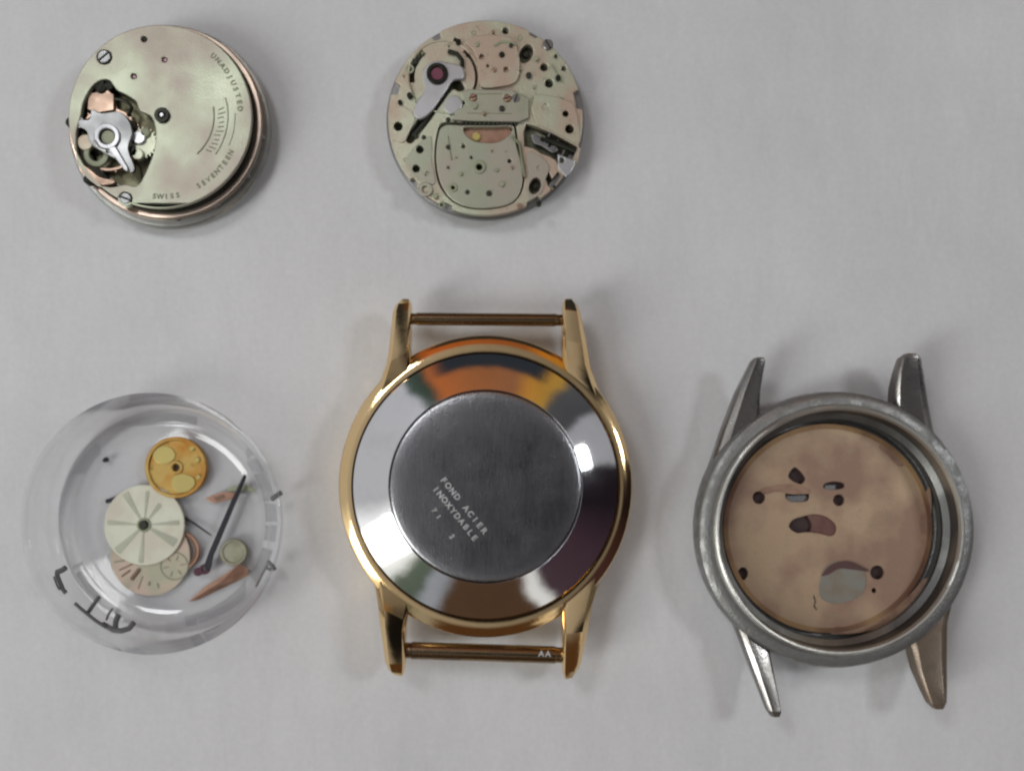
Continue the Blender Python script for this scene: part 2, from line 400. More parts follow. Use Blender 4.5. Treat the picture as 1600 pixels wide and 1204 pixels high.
# ================================================================== gold watch case, lying crystal down
gx, gy = P(758.5, 759.5, 70)
G = thing('watch_case', 'gold plated watch case lying face down with round dark steel case back and spring bars', 'watch case', gx, gy)
cb = lathe('case_back', [(0, 60), (150, 60), (206 * .95, 60), (206 * .95, 73.5), (200.5 * .95, 76.4), (193 * .95, 80.2), (183 * .95, 84.8), (172 * .95, 89.4), (161 * .95, 93.6), (152.2 * .935, 97.2),
      (151 * .935, 97.6), (150.3 * .935, 96.6), (149.5 * .935, 96.6)], gx, gy, 'steel', G, angle=50, seg=160)
disc = lathe('centre_disc', [(0, 98.6), (50, 98.6), (90, 98.3), (112, 97.9), (126, 97.3), (135, 96.5), (139.4, 95.6), (140.3, 94.6), (140.3, 90), (0, 90)], gx, gy, 'satin', G, angle=50, seg=160)
an = R(-50)
def on_disc(px, py): return P(px, py, 99)
tx = []
def slant(s, p0, p1, size):
    x0, y0 = on_disc(*p0); x1, y1 = on_disc(*p1); n_ = len(s); a = math.degrees(math.atan2(y1 - y0, x1 - x0))
    for i, ch in enumerate(s):
        if ch == ' ': continue
        f = i / (n_ - 1); tx.append((ch, x0 + (x1 - x0) * f, y0 + (y1 - y0) * f, size, a))
slant('FOND ACIER', (693, 750), (756, 829), 12)
slant('INOXYDABLE', (681, 764), (741, 840), 12)
slant('71  2', (678, 797), (706, 838), 10)
for w in tx: text_mesh('engraved_letter', [w], 'engrave', disc, 98.4, .5)
# bezel / body of the case
lathe('bezel', [(196.5, 60), (196.5, 72), (197.5, 73.6), (199, 73.8), (207, 71.6), (216.5, 68.8), (218.2, 66.8), (218.8, 60), (218, 40), (214, 24), (204, 14), (190, 11), (186, 14), (186, 60)], gx, gy, 'gold', G, closed=True, seg=180, angle=40, ell=(199, 1.0, 1.028))
lathe('crystal', [(0, 0), (60, .4), (120, 3), (160, 8), (185, 14), (185, 20), (150, 14), (0, 8)], gx, gy, 'glass', G, seg=96)
lathe('dial', [(0, 22), (184, 22), (184, 26), (0, 26)], gx, gy, 'cream', G, seg=96)

def lug(parent, secs, mat, bevel=1.6, drop=1.0):
    """secs: (inner px, outer px, z_top, z_bottom) from the case to the tip; faceted top"""
    vs = []; fs = []; n_ = 7
    for (pi, po, zt, zb) in secs:
        xi, yi = P(pi[0], pi[1], zt); xo, yo = P(po[0], po[1], zt)
        def at(f, z): return (xi + (xo - xi) * f, yi + (yo - yi) * f, z)
        vs += [at(0, zb), at(0, zt - 5), at(.10, zt), at(.72, zt + 1), at(.93, zt - 9 * drop), at(1, zt - 22 * drop), at(.97, zb)]
    m_ = len(secs)
    for i in range(m_ - 1):
        for k in range(n_):
            k2 = (k + 1) % n_
            fs.append((i * n_ + k, i * n_ + k2, (i + 1) * n_ + k2, (i + 1) * n_ + k))
    fs.append(tuple(range(n_))); fs.append(tuple((m_ - 1) * n_ + k for k in range(n_))[::-1])
    return build('lug', vs, fs, mat, parent, bevel=bevel, angle=14)
lug(G, [((644, 606), (566, 650), 68, 28), ((642, 575), (584, 612), 72, 30), ((640, 548), (600, 570), 81, 36), ((640, 536), (604, 548), 80, 40), ((641, 484), (611, 486), 80, 42), ((642, 473), (615, 475), 75, 46), ((640, 467), (624, 467), 68, 52)], 'gold')
lug(G, [((884, 600), (958, 645), 68, 28), ((880, 575), (941, 612), 72, 30), ((880, 556), (927, 576), 76, 36), ((880, 530), (921, 540), 84, 40), ((880, 484), (910, 487), 78, 42), ((880, 473), (905, 475), 73, 46), ((882, 467), (897, 467), 68, 52)], 'gold')
lug(G, [((646, 925), (566, 870), 68, 28), ((640, 950), (580, 908), 72, 30), ((634, 970), (587, 945), 80, 36), ((632, 985), (590, 975), 81, 40), ((632, 1036), (599, 1037), 81, 42), ((631, 1049), (604, 1048), 74, 46), ((629, 1056), (612, 1053), 68, 52)], 'gold')
lug(G, [((876, 925), (958, 870), 68, 28), ((880, 950), (940, 908), 72, 30), ((880, 970), (929, 945), 78, 36), ((880, 990), (922, 985), 82, 40), ((880, 1038), (911, 1036), 74, 42), ((880, 1052), (907, 1046), 69, 46), ((883, 1061), (898, 1057), 68, 52)], 'gold')
def bar(p0, p1, r, z):
    x0, y0 = P(*p0, z); x1, y1 = P(*p1, z)
    def at(f): return (x0 + (x1 - x0) * f, y0 + (y1 - y0) * f, z)
    f = [0, .012, .02, .03, .06, .065, .5, .935, .94, .97, .98, .988, 1]
    rr = [r * .55, r * .55, r * .85, r * .9, r * .9, r, r, r, r * .9, r * .9, r * .85, r * .55, r * .55]
    return tube('spring_bar', [at(q) for q in f], rr, 'gold_bar', G, seg=20)
bar((636, 498), (884, 500), 9.5, 58)
sb = bar((627, 1015), (884, 1023), 13, 56)
x_, y_ = P(851, 1021, 69)
for k in (-5, 5): text_mesh('engraved_letter', [('A', x_ + k, y_ - k * .03, 12, -2)], 'engrave', sb, 69.3, .3)

# ================================================================== silver watch case, open back up
sx_, sy_ = P(1305, 827, 60)
S = thing('watch_case', 'scratched steel watch case without its back, copper dial back and holes showing inside', 'watch case', sx_, sy_)
lathe('case_ring', [(184, 68), (186.5, 70.5), (189, 70.6), (196, 69.6), (202, 67.6), (204.5, 65), (206.5, 58), (207.5, 46), (207, 34), (202, 18), (190, 8), (176, 6), (160, 12), (160, 17), (166, 18), (170, 22), (171, 44), (175, 46), (176, 60), (180, 62)],
      sx_, sy_, 'case_steel', S, closed=True, seg=180, angle=30, wob=.0015)
lathe('rim_lip', [(177, 72), (177.3, 76), (179, 79.5), (181.5, 80.3), (184, 79), (186, 75), (186, 70)], sx_, sy_, 'case_edge', S, closed=True, seg=180, angle=40, wob=.001)
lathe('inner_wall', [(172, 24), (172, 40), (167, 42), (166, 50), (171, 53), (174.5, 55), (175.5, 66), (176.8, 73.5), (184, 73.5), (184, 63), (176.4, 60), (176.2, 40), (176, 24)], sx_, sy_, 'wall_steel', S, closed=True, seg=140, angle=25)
lathe('crystal', [(0, 0), (60, .5), (130, 3), (168, 9), (168, 13), (0, 6)], sx_, sy_, 'glass', S, seg=90)
Zd = 27
dial_holes_px = [circ(1186, 777, 10, 16), smoothpoly([(1232, 745), (1241, 730), (1251, 736), (1259, 748), (1250, 756)], 4),
    smoothpoly([(1229, 770), (1262, 769), (1263, 781), (1248, 784), (1232, 782)], 4), smoothpoly([(1288, 756), (1303, 752), (1319, 755), (1316, 763), (1290, 764)], 4),
    circ(1311, 781, 9, 16), smoothpoly([(1233, 823), (1239, 812), (1256, 806), (1272, 803), (1291, 807), (1306, 819), (1306, 832), (1297, 837), (1280, 833), (1262, 831), (1245, 832)], 5),
    circ(1161, 896, 8, 16, 10), circ(1371, 894, 11, 18), circ(1366, 922, 4, 12)]
x_, y_ = sx_, sy_
hm = [PX(h, Zd + 3) for h in dial_holes_px]
dp = plate('dial_plate', circ(x_, y_, 160, 120), hm, Zd - 2, Zd + 3, 'dialback', S, bev=.8)
lathe('hole_shade_disc', [(0, 19), (158, 19), (158, 21), (0, 21)], sx_, sy_, 'black', S, seg=90)  # dark backing disc: paints the shade seen inside the plate's holes
gp = smoothpoly([(1282, 905), (1290, 885), (1310, 876), (1338, 880), (1352, 896), (1350, 922), (1335, 936), (1306, 942), (1286, 936), (1280, 922)], 5)
for q in ([(1230, 774), (1262, 773), (1262, 785), (1230, 784)], [(1289, 758), (1306, 757), (1306, 765), (1289, 765)]):
    plate('movement_ring', PX(q, 26), [], 21.4, 24, 'grey_steel', S, bev=.5)
plate('movement_ring', PX(smoothpoly([(1262, 800), (1292, 800), (1312, 818), (1310, 842), (1284, 842), (1264, 838), (1270, 820)], 4), 28), [], 21.4, 26.5, 'rust', S, bev=.5)
ring('dial_edge', sx_, sy_, 152, 159.6, Zd + 3.05, Zd + 3.9, 'brass_edge', dp, seg=120, ch=.3)
for q in ([(1188, 764), (1210, 757), (1236, 756), (1262, 762), (1266, 770), (1240, 772), (1214, 768), (1196, 772)], [(1338, 972), (1380, 958), (1420, 930), (1444, 904), (1452, 910), (1430, 950), (1388, 976), (1344, 988), (1300, 990), (1302, 980)], [(1452, 760), (1440, 790), (1438, 830), (1446, 860), (1453, 830), (1456, 790)], [(1380, 690), (1400, 706), (1414, 724), (1404, 728), (1388, 712), (1374, 700)]):
    plate('patina_patch', PX(smoothpoly(q, 4), 31), [], Zd + 3.05, Zd + 3.4, 'patina', dp, bev=.1)
plate('grey_patch', PX(gp, 31), [], Zd + 3.1, Zd + 4.2, 'moon', dp, bev=.4)
plate('crescent_mark', PX(smoothpoly([(1284, 898), (1300, 881), (1325, 876), (1350, 886), (1358, 892), (1338, 890), (1312, 888), (1295, 897)], 5), 32), [], Zd + 4.3, Zd + 5, 'stain', dp, bev=.2)
tube('crack', [P(a, b_, 30) + (30.2,) for a, b_ in ((1271, 930), (1274, 938), (1272, 946), (1276, 952))], .9, 'hole', dp, seg=6)
def slug(secs, mat='lug_steel'):
    return lug(S, secs, mat, bevel=2.5, drop=.45)
slug([((1190, 668), (1110, 734), 54, 20), ((1188, 650), (1131, 672), 59, 26), ((1190, 610), (1153, 614), 66, 34), ((1194, 585), (1166, 584), 70, 46), ((1198, 564), (1176, 563), 74, 54), ((1196, 558), (1182, 557), 74, 60)])
slug([((1412, 665), (1502, 738), 54, 20), ((1400, 642), (1464, 674), 59, 26), ((1401, 605), (1454, 620), 64, 34), ((1404, 580), (1448, 580), 70, 46), ((1410, 558), (1444, 560), 74, 54), ((1418, 551), (1438, 552), 74, 60)])
slug([((1203, 988), (1113, 922), 54, 20), ((1205, 1022), (1150, 975), 58, 26), ((1212, 1055), (1172, 1032), 66, 34), ((1218, 1085), (1187, 1075), 70, 46), ((1223, 1112), (1200, 1110), 74, 54), ((1220, 1120), (1206, 1120), 72, 60)])
slug([((1418, 985), (1501, 915), 54, 20), ((1429, 1020), (1486, 972), 58, 26), ((1436, 1050), (1485, 1030), 64, 34), ((1446, 1078), (1485, 1070), 70, 46), ((1455, 1100), (1484, 1098), 74, 54), ((1461, 1108), (1478, 1108), 72, 60)], 'warm_lug')

# ================================================================== round movement on the left, top plate and balance up
ax, ay = P(250, 182, 62)
A = thing('watch_movement', 'thick round watch movement with plain nickel plate, engraved lettering and balance at its left', 'watch movement', ax, ay)
def a_(px, py, z=62): return P(px, py, z)
lathe('main_plate', [(0, 0), (138, 0), (142, 2), (142, 12), (152, 14), (154.5, 16), (154.5, 24), (152, 27), (143, 28), (143, 35), (0, 35)], ax + 1, ay - 2, 'side_steel', A, seg=150)
lathe('gold_rim', [(138, 36), (145, 36), (147, 38), (147, 42), (145, 44), (138, 44)], ax + 1, ay - 1, 'rim', A, closed=True, seg=150)
lathe('spacer_ring', [(120, 36), (137, 36), (137, 52), (120, 52)], ax, ay, 'dark_steel', A, closed=True, seg=120)
for k in range(9):                                     # slots and clamps on the side wall
    a = R(-85 + k * 13)
    x0, y0 = ax + 2 + 145 * math.cos(a), ay - 1 + 145 * math.sin(a)
    if k % 2 == 0: cyl('side_clamp', x0 - 4 * math.cos(a), y0 - 4 * math.sin(a), 6, 26, 40 + k % 3, 'grey_steel', A, seg=12)
cut = smoothpoly([(126, 182), (131, 158), (147, 132), (168, 124), (182, 140), (196, 147), (212, 158), (218, 172), (236, 182), (243, 205), (240, 236), (228, 268), (214, 290), (196, 288), (172, 292), (146, 284), (128, 264), (120, 238), (119, 208)], 5)
holes = [PX(cut, 62), circ(*a_(257, 93), 4, 14), circ(*a_(209, 119), 4, 14), circ(*a_(163, 89), 11, 20), circ(*a_(225, 61), 4.5, 12), circ(*a_(196, 310), 10, 20),
         circ(*a_(254, 181), 9, 20)]
plate('top_plate', circ(ax, ay, 137, 140), holes, 53, 62, 'nickel', A, bev=1.5)
lathe('plate_step', [(134, 45.5), (139.5, 45.5), (139.5, 52), (134, 52)], ax, ay, 'dark_steel', A, closed=True, seg=140)
lathe('well_floor', [(0, 36), (118, 36), (118, 39), (0, 39)], ax, ay, 'well', A, seg=80)
screw(*a_(163, 89), 9.5, 59, A, ang=40); screw(*a_(196, 310), 8.5, 58, A, ang=-20)
x_, y_ = a_(254, 181)
ring('centre_collar', x_, y_, 5, 11.5, 58, 66, 'dark_steel', A); cyl('centre_pinion', x_, y_, 3.4, 50, 67, 'bright_steel', A, seg=16)
for q in ((257, 93), (209, 119)):
    x_, y_ = a_(*q); cyl('jewel', x_, y_, 3.5, 52, 59.5, 'jewel', A, seg=14)
x_, y_ = a_(225, 61); cyl('edge_pin', x_, y_, 3.8, 50, 60, 'dark_steel', A, seg=12)
x_, y_ = a_(105, 188); cyl('crown_stem', x_ + 2, y_, 8, 42, 56, 'dark_steel', A, seg=14)
x_, y_ = a_(116, 190); plate('click_lever', PX([(108, 180), (124, 178), (134, 190), (126, 200), (112, 199)], 60), [], 54, 60, 'grey_steel', A)
# balance and its cock
bx, by = a_(170, 218, 50)
bal = ring('balance_wheel', bx, by, 43, 48, 45, 51, 'rose', A, seg=72)
for t_ in (25, 205):
    tube('balance_spoke', [(bx, by, 48), (bx + 44 * math.cos(R(t_)), by + 44 * math.sin(R(t_)), 48)], 2.6, 'rose', bal, seg=8)
for k in range(14):
    a = 2 * PI * k / 14; cyl('timing_screw', bx + 49 * math.cos(a), by + 49 * math.sin(a), 2.3, 45, 51, 'rose', bal, seg=8)
sp = [(bx + (8 + k * .32) * math.cos(k * .3), by + (8 + k * .32) * math.sin(k * .3), 53) for k in range(72)]
tube('hairspring', sp, .7, 'dark_steel', A, seg=5)
plate('balance_cock', PX(smoothpoly([(143, 170), (158, 176), (186, 174), (201, 188), (206, 208), (200, 232), (210, 262), (202, 268), (184, 250), (158, 236), (140, 222), (134, 204), (122, 196), (124, 186), (138, 186)], 5), 66), [circ(*P(167, 213, 66), 13, 24)], 58, 65, 'grey_steel', A)
x_, y_ = P(167, 213, 68)
rg = ring('regulator', x_, y_, 12, 19, 65.5, 69, 'bright_steel', A)
cyl('cap_jewel', x_, y_, 11, 56, 64, 'green_grey', A, seg=24)
plate('regulator_arm', PX([(168, 231), (180, 228), (200, 262), (199, 268), (193, 264)], 70), [], 66, 70, 'bright_steel', rg)
tube('regulator_pin', [P(147, 219, 69) + (69,), P(156, 232, 69) + (69,), P(166, 236, 69) + (69,)], 2, 'bright_steel', rg, seg=8)
# small works round the balance
plate('bridge_block', PX([(138, 146), (168, 140), (178, 148), (178, 172), (152, 177), (136, 170)], 56), [], 46, 56, 'rose', A)
screw(*P(157, 136, 58), 9, 54, A, 'dark_steel', 60); screw(*P(171, 134, 58), 7, 55, A, 'dark_steel', 10)
tube('click_spring', [P(a, b_, 60) + (60,) for a, b_ in ((178, 154), (190, 156), (200, 160), (206, 168), (200, 182))], 2.6, 'dark_steel', A, seg=8)
x_, y_ = P(150, 240, 56); ring('third_wheel', x_, y_, 11, 19, 50, 56, 'green_grey', A); 
x_, y_ = P(133, 222, 58); cyl('fourth_wheel', x_, y_, 12, 50, 58, 'nickel2', A, seg=24)
for (px, py, r, mt) in ((216, 214, 10, 'bright_steel'), (204, 196, 8, 'dark_steel'), (206, 236, 8, 'dark_steel'), (226, 206, 7, 'green_grey'), (214, 240, 9, 'nickel2')):
    x_, y_ = P(px, py, 58); cyl('train_wheel', x_, y_, r, 48, 57, mt, A, seg=20)
x_, y_ = P(222, 222, 53); gear('escape_wheel', x_, y_, 24, 22, 4, 49, 52, 'nickel2', A)
tube('pallet_spring', [P(a, b_, 56) + (56,) for a, b_ in ((212, 250), (220, 262), (222, 278), (224, 286))], 2, 'dark_steel', A, seg=8)
plate('copper_bridge', PX(smoothpoly([(124, 254), (138, 262), (156, 276), (176, 280), (178, 286), (156, 288), (134, 276), (122, 264)], 4), 62), [], 52, 61, 'rose', A)
screw(*P(137, 280, 60), 7, 56, A, 'dark_steel', 45)
it = arc_text('SWISS', ax + 4, ay, 120, -98, -77, 10.5, True)
it += arc_text('SEVENTEEN', ax, ay, 119, -63, -25, 10.5, True)
it += arc_text('UNADJUSTED', ax, ay, 120, 51, 3, 10.5, False)
for w in it: text_mesh('engraved_letter', [w], 'ink', A, 62.2, .3)
cxx, cyy = a_(254, 181)
for q in (arcband(cxx, cyy, 76, 78, -48, 10, 24), arcband(cxx, cyy, 97, 98.5, -36, 16, 24), arcband(cxx, cyy, 108, 109, -24, 2, 20)):
    plate('engraved_line', q, [], 62.1, 62.5, 'ink', A, bev=.1)
for k in range(11):
    a = R(-38 + k * 4.4); r0 = 82 + (k * 5) % 4; r1 = 91 + (k * 3) % 4
    tube('engraved_stroke', [(cxx + r0 * math.cos(a), cyy + r0 * math.sin(a), 62), (cxx + r1 * math.cos(a + .03), cyy + r1 * math.sin(a + .03), 62)], .8, 'ink', A, seg=5)

# ================================================================== flat movement in the middle, dial side up
qx, qy = P(758.5, 184, 42)
B = thing('watch_movement', 'thin round watch movement, nickel base plate dotted with holes, long dark slot at left', 'watch movement', qx, qy)
def b_(px, py, z=42): return P(px, py, z)
lathe('main_plate', [(0, 0), (140, 0), (144, 3), (144, 14), (149, 16), (149, 26), (0, 28)], qx, qy, 'well2', B, seg=150)
lathe('edge_band', [(138, 20), (150, 20), (151, 22), (151, 31), (149, 33), (138, 33)], qx, qy, 'grey_steel', B, closed=True, seg=150)
Z = 42
slotA = smoothpoly([(702, 116), (716, 120), (726, 138), (717, 143), (707, 140), (690, 162), (672, 188), (655, 210), (642, 224), (634, 216), (646, 196), (668, 166), (690, 136)], 3)
recR = [(822, 193), (840, 198), (866, 209), (884, 219), (900, 228), (906, 233), (902, 250), (888, 268), (876, 262), (868, 250), (858, 244), (846, 240), (834, 232), (819, 228), (818, 206)]
recC = smoothpoly([(690, 193), (720, 191), (770, 190), (800, 191), (807, 201), (810, 228), (820, 262), (816, 298), (800, 318), (772, 326), (736, 326), (706, 314), (686, 288), (679, 252), (681, 216)], 5)
small = [(850, 105, 6), (858, 130, 6.5), (881, 107, 4), (890, 201, 7), (884, 177, 5), (790, 48, 5), (712, 62, 3),
         (650, 263, 6), (656, 233, 6), (622, 197, 7)]
holes = [PX(slotA, Z), PX(recR, Z), PX(recC, Z)]
holes += [circ(*b_(x, y), r, 16) for x, y, r in small]
holes += [circ(*b_(822, 84), 10, 20, 15, R(-25)), circ(*b_(836, 290), 9, 20, 13, R(-20))]
holes += [PX([(850, 270), (857, 268), (863, 279), (872, 268), (879, 273), (870, 285), (864, 295), (856, 290)], Z)]
cx2, cy2 = b_(693, 120)
holes += [arcband(cx2, cy2, 48, 52, -58, 52, 20), arcband(cx2, cy2, 44, 52, 128, 190, 14)]
def notched(cx, cy, r, notches, n=360):
    o = []
    for k in range(n):
        a = 360.0 * k / n; rr = r
        for (c0, hw, dep) in notches:
            if abs(a - c0) <= hw: rr = r - dep
        o.append((cx + rr * math.cos(R(a)), cy + rr * math.sin(R(a))))
    return o
plate('top_plate', notched(qx, qy, 147.5, [(11, 5.5, 9), (162, 3, 10), (121, 2.8, 9), (60, 2, 5), (246, 3, 6), (222, 2.5, 6), (300, 4, 5)]), holes, 31, Z, 'nickel2', B, bev=1.2)
# barrel cover with its window
win = smoothpoly([(724, 200), (744, 198), (770, 198), (800, 198), (794, 212), (774, 222), (748, 221), (732, 214)], 4)
cov = smoothpoly([(692.5, 196), (722, 195), (770, 195), (799, 195), (804.5, 205), (807.5, 229), (817, 262), (813.5, 297), (799, 316.5), (772, 324), (737, 324), (707, 312), (688.5, 286), (681.5, 252), (683.5, 217)], 5)
plate('barrel_cover', PX(cov, 45), [PX(win, 45), circ(*b_(749, 262), 6, 16), circ(*b_(724, 229), 3, 10), circ(*b_(796, 252), 3, 10), circ(*b_(709, 294), 5, 14)], 33, 44, 'nickel', B, bev=1.4)
x_, y_ = b_(760, 214, 36); gear('centre_wheel', x_, y_, 40, 40, 3, 30, 36, 'copper', B)
x_, y_ = b_(744, 213, 40); cyl('brass_pinion', x_, y_, 7, 34, 40, 'brass_light', B, seg=16)
x_, y_ = b_(749, 262); ring('arbor_ring', x_, y_, 5, 10, 42, 46.5, 'green_grey', B); 
x_, y_ = b_(708, 294); ring('collar', x_, y_, 3, 7, 42, 46, 'green_grey', B)
x_, y_ = b_(665, 297); ring('collar', x_, y_, 5, 11, 41, 46, 'nickel', B)
# cross bridge above
plate('cross_bridge', PX([(720, 143), (732, 139), (800, 140), (810, 146), (826, 152), (826, 184), (812, 190), (740, 189), (706, 187), (712, 172), (728, 164)], 49),
      [circ(*P(740, 152, 49), 6, 14), circ(*P(793, 153, 49), 6, 14)], 42.5, 48.5, 'nickel', B, bev=1.2)
for q, mt in (((740, 152), 'copper'), ((793, 153), 'copper')):
    screw(*P(*q, 48), 5.5, 44, B, mt, 20)
for k in range(13):                                   # row of dark teeth under the bridge edge
    x_, y_ = P(722 + k * 7, 193.5, 44); cyl('winding_tooth', x_, y_, 2.8, 34, 46, 'hole', B, seg=8)
screw(*P(806, 153, 50), 7, 44, B, 'grey_steel', 70)
plate('upper_bridge', PX(smoothpoly([(728, 66), (745, 58), (772, 56), (800, 62), (808, 76), (812, 100), (806, 128), (782, 136), (752, 136), (748, 110), (742, 84)], 4), 46),
      [circ(*P(753, 90, 46), 4.5, 12), circ(*P(791, 110, 46), 4.5, 12), circ(*P(762, 104, 46), 2.5, 10)], 42.4, 48.5, 'nickel2', B, bev=.8)
tube('click_spring', [P(a, c_, 49) + (49,) for a, c_ in ((772, 72), (782, 66), (796, 66), (806, 70))], 2, 'green_grey', B, seg=8)
screw(*P(856, 70, 44), 8, 41, B, 'grey_steel', 120)
ring('sink_edge', cx2, cy2, 53, 55.5, 41.5, 43.2, 'nickel2', B, ch=.5)
for q, r in (((640, 108), 7), ((838, 158), 9), ((877, 157), 5), ((800, 300), 4), ((690, 320), 5), ((812, 60), 4), ((740, 52), 4), ((633, 250), 3)):
    x_, y_ = P(*q, 42); ring('counterbore', x_, y_, r * .55, r, 41.4, 42.8, 'green_grey', B, ch=.4)
# balance cock, regulator and jewel
plate('balance_cock', PX(smoothpoly([(664, 104), (680, 95), (700, 98), (722, 104), (724, 122), (708, 126), (694, 146), (672, 176), (655, 186), (646, 176), (652, 158), (664, 140), (660, 120)], 4), 50), [circ(*P(683, 115, 50), 11, 24)], 42.5, 50, 'bright_steel', B, bev=1.6)
x_, y_ = P(683, 115, 52); ring('jewel_setting', x_, y_, 10, 16, 49, 54, 'dark_steel', B); cyl('jewel', x_, y_, 10.5, 44, 51, 'jewel', B, seg=24)
plate('stud_holder', PX(smoothpoly([(700, 152), (714, 150), (722, 160), (718, 172), (704, 178), (694, 168)], 4), 47), [], 42.4, 47, 'bright_steel', B)
tube('index_spring', [P(a, c_, 46) + (46,) for a, c_ in ((700, 80), (714, 84), (722, 94), (722, 104))], 3.2, 'dark_steel', B, seg=8)
tube('lever_bar', [P(a, c_, 37) + (37,) for a, c_ in ((704, 140), (680, 168), (660, 196), (644, 214))], 3.2, 'hole', B, seg=8)
for q in ((650, 212), (662, 214), (700, 186), (712, 186)):
    x_, y_ = P(*q, 46); cyl('banking_pin', x_, y_, 3.4, 40, 46, 'hole', B, seg=10)
plate('side_plate', PX([(836, 146), (868, 150), (896, 160), (902, 178), (906, 206), (903, 226), (872, 208), (838, 193), (831, 170)], 46),
      [circ(*P(890, 201, 46), 7, 16), circ(*P(884, 177, 46), 5, 14), circ(*P(852, 166, 46), 5, 14)], 42.3, 44.6, 'nickel2', B, bev=.8)
plate('lower_plate', PX(smoothpoly([(826, 236), (848, 246), (858, 262), (852, 280), (846, 300), (828, 312), (822, 300), (826, 276), (824, 254)], 4), 45), [circ(*P(836, 290, 45), 9, 20, 13, R(-20)), circ(*P(842, 262, 45), 3, 10)], 42.3, 44, 'nickel', B, bev=.8)
plate('left_plate', PX(smoothpoly([(616, 168), (634, 168), (648, 182), (640, 204), (630, 222), (614, 214), (610, 190)], 4), 45), [circ(*P(622, 197, 45), 7, 16)], 42.3, 44, 'nickel2', B, bev=.8)
plate('left_plate', PX(smoothpoly([(640, 238), (660, 218), (674, 214), (674, 250), (680, 284), (668, 286), (646, 276), (634, 256)], 4), 45), [circ(*P(650, 263, 45), 6, 16), circ(*P(656, 233, 45), 6, 16), circ(*P(668, 270, 45), 2.5, 10)], 42.3, 44, 'nickel', B, bev=.8)
rnd = random.Random(3)
for q in ((770, 50), (812, 108), (826, 118), (838, 92), (868, 88), (872, 122), (834, 136), (716, 66), (660, 84), (648, 96), (630, 118), (625, 160), (640, 150), (700, 70), (730, 86), (745, 72), (772, 112), (784, 88), (798, 74),
          (742, 168), (756, 180), (784, 172), (808, 174), (818, 162), (700, 230), (700, 262), (712, 246), (730, 300), (764, 302), (784, 288), (800, 262), (790, 236), (768, 236), (736, 246), (720, 272), (776, 266), (866, 292), (842, 318), (812, 322), (680, 306), (664, 272)):
    x_, y_ = P(*q, 45); r = rnd.choice((1.6, 2.2, 2.8, 3.4, 4.2)); up = 4.2 if 740 < q[0] < 806 and 56 < q[1] < 192 else 0; m_ = rnd.choice(('hole', 'green_grey', 'green_grey', 'dark_steel', 'rose'))
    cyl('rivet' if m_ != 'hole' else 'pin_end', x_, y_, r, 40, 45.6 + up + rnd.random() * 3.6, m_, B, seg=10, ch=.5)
for (a, c_), (e, f) in (((730, 178), (800, 179)), ((744, 148), (784, 148)), ((836, 206), (852, 214)), ((700, 212), (706, 250)), ((640, 128), (650, 160)), ((862, 100), (880, 128))):
    tube('engraved_line', [P(a, c_, 46) + (48.2 if 140 < c_ < 190 else 44.6,), P(e, f, 46) + (48.2 if 140 < c_ < 190 else 44.6,)], .8, 'ink', B, seg=5)
tube('wire_spring', [P(a, c_, 48) + (46,) for a, c_ in ((800, 212), (812, 224), (816, 250), (820, 276))], 2.2, 'ink', B, seg=6)
# keyless works in the recess at the right
plate('setting_lever', PX(smoothpoly([(832, 208), (850, 210), (866, 220), (872, 232), (864, 238), (848, 228), (834, 222)], 4), 40), [], 30, 38, 'grey_steel', B)
for k in range(5):
    x_, y_ = P(856 + k * 6, 214 + k * 6, 42); tube('stem_tooth', [(x_ - 4, y_ - 8, 38), (x_ + 4, y_ + 8, 38)], 2.2, 'dark_steel' if k % 2 else 'grey_steel', B, seg=6)
plate('corner_bracket', PX([(872, 240), (892, 248), (900, 250), (893, 268), (884, 276), (872, 262)], 48), [circ(*P(878, 250, 48), 4, 12)], 42, 47, 'bright_steel', B)
tube('stem', [P(a, c_, 42) + (40,) for a, c_ in ((846, 214), (872, 224), (900, 236))], 4.5, 'dark_steel', B, seg=10)
x_, y_ = P(892, 200, 42); 
for q in ((620, 197), (650, 263), (656, 233), (892, 200), (850, 105), (858, 130), (890, 176), (822, 84), (836, 290)):
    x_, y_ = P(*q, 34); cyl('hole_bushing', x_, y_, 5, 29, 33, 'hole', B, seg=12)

# ================================================================== glass dish
dx, dy = P(235, 818, 80)
GD = thing('glass_dish', 'small clear round dish with sloping wall and dark marks, holding loose watch parts', 'dish', dx, dy)
lathe('dish_body', [(0, 6), (128, 6), (136, 6.5), (140, 7.8), (143.5, 9.2), (146, 9.8), (148.5, 9.7), (151.5, 9.0), (154.5, 7.9), (156.5, 8.0), (159, 12), (165, 34), (176, 62), (182, 78), (185.5, 81.5), (190, 81.5), (193, 78), (190, 58), (183, 24), (178, 6), (174, 1), (168, 0), (150, 0), (146, 2.5), (0, 2.5)],
      dx, dy, 'glass', GD, seg=160, angle=35)
def wallmark(pts, z=52, r=2.2, lab=None):
    return tube('wall_mark', [P(a, c_, z + 4) + (z + 4,) for a, c_ in pts], r, 'mark', GD, seg=8)
wallmark([(103, 886), (98, 890), (88, 894)], 56, 4.0); wallmark([(88, 894), (92, 905), (98, 920), (103, 926)], 54, 3.4); wallmark([(84, 900), (89, 914), (93, 921)], 58, 1.5)
wallmark([(117, 942), (126, 950), (138, 960), (152, 971), (165, 979)], 52, 2.8); wallmark([(138, 956), (146, 944), (155, 932)], 46, 3.2)
wallmark([(160, 974), (178, 984), (190, 985), (202, 981), (209, 972)], 44, 4.2); wallmark([(166, 968), (170, 958), (176, 950)], 42, 1.8); wallmark([(180, 982), (181, 970), (185, 960)], 42, 4.4)
wallmark([(424, 780), (432, 774), (440, 769)], 30, 4); 
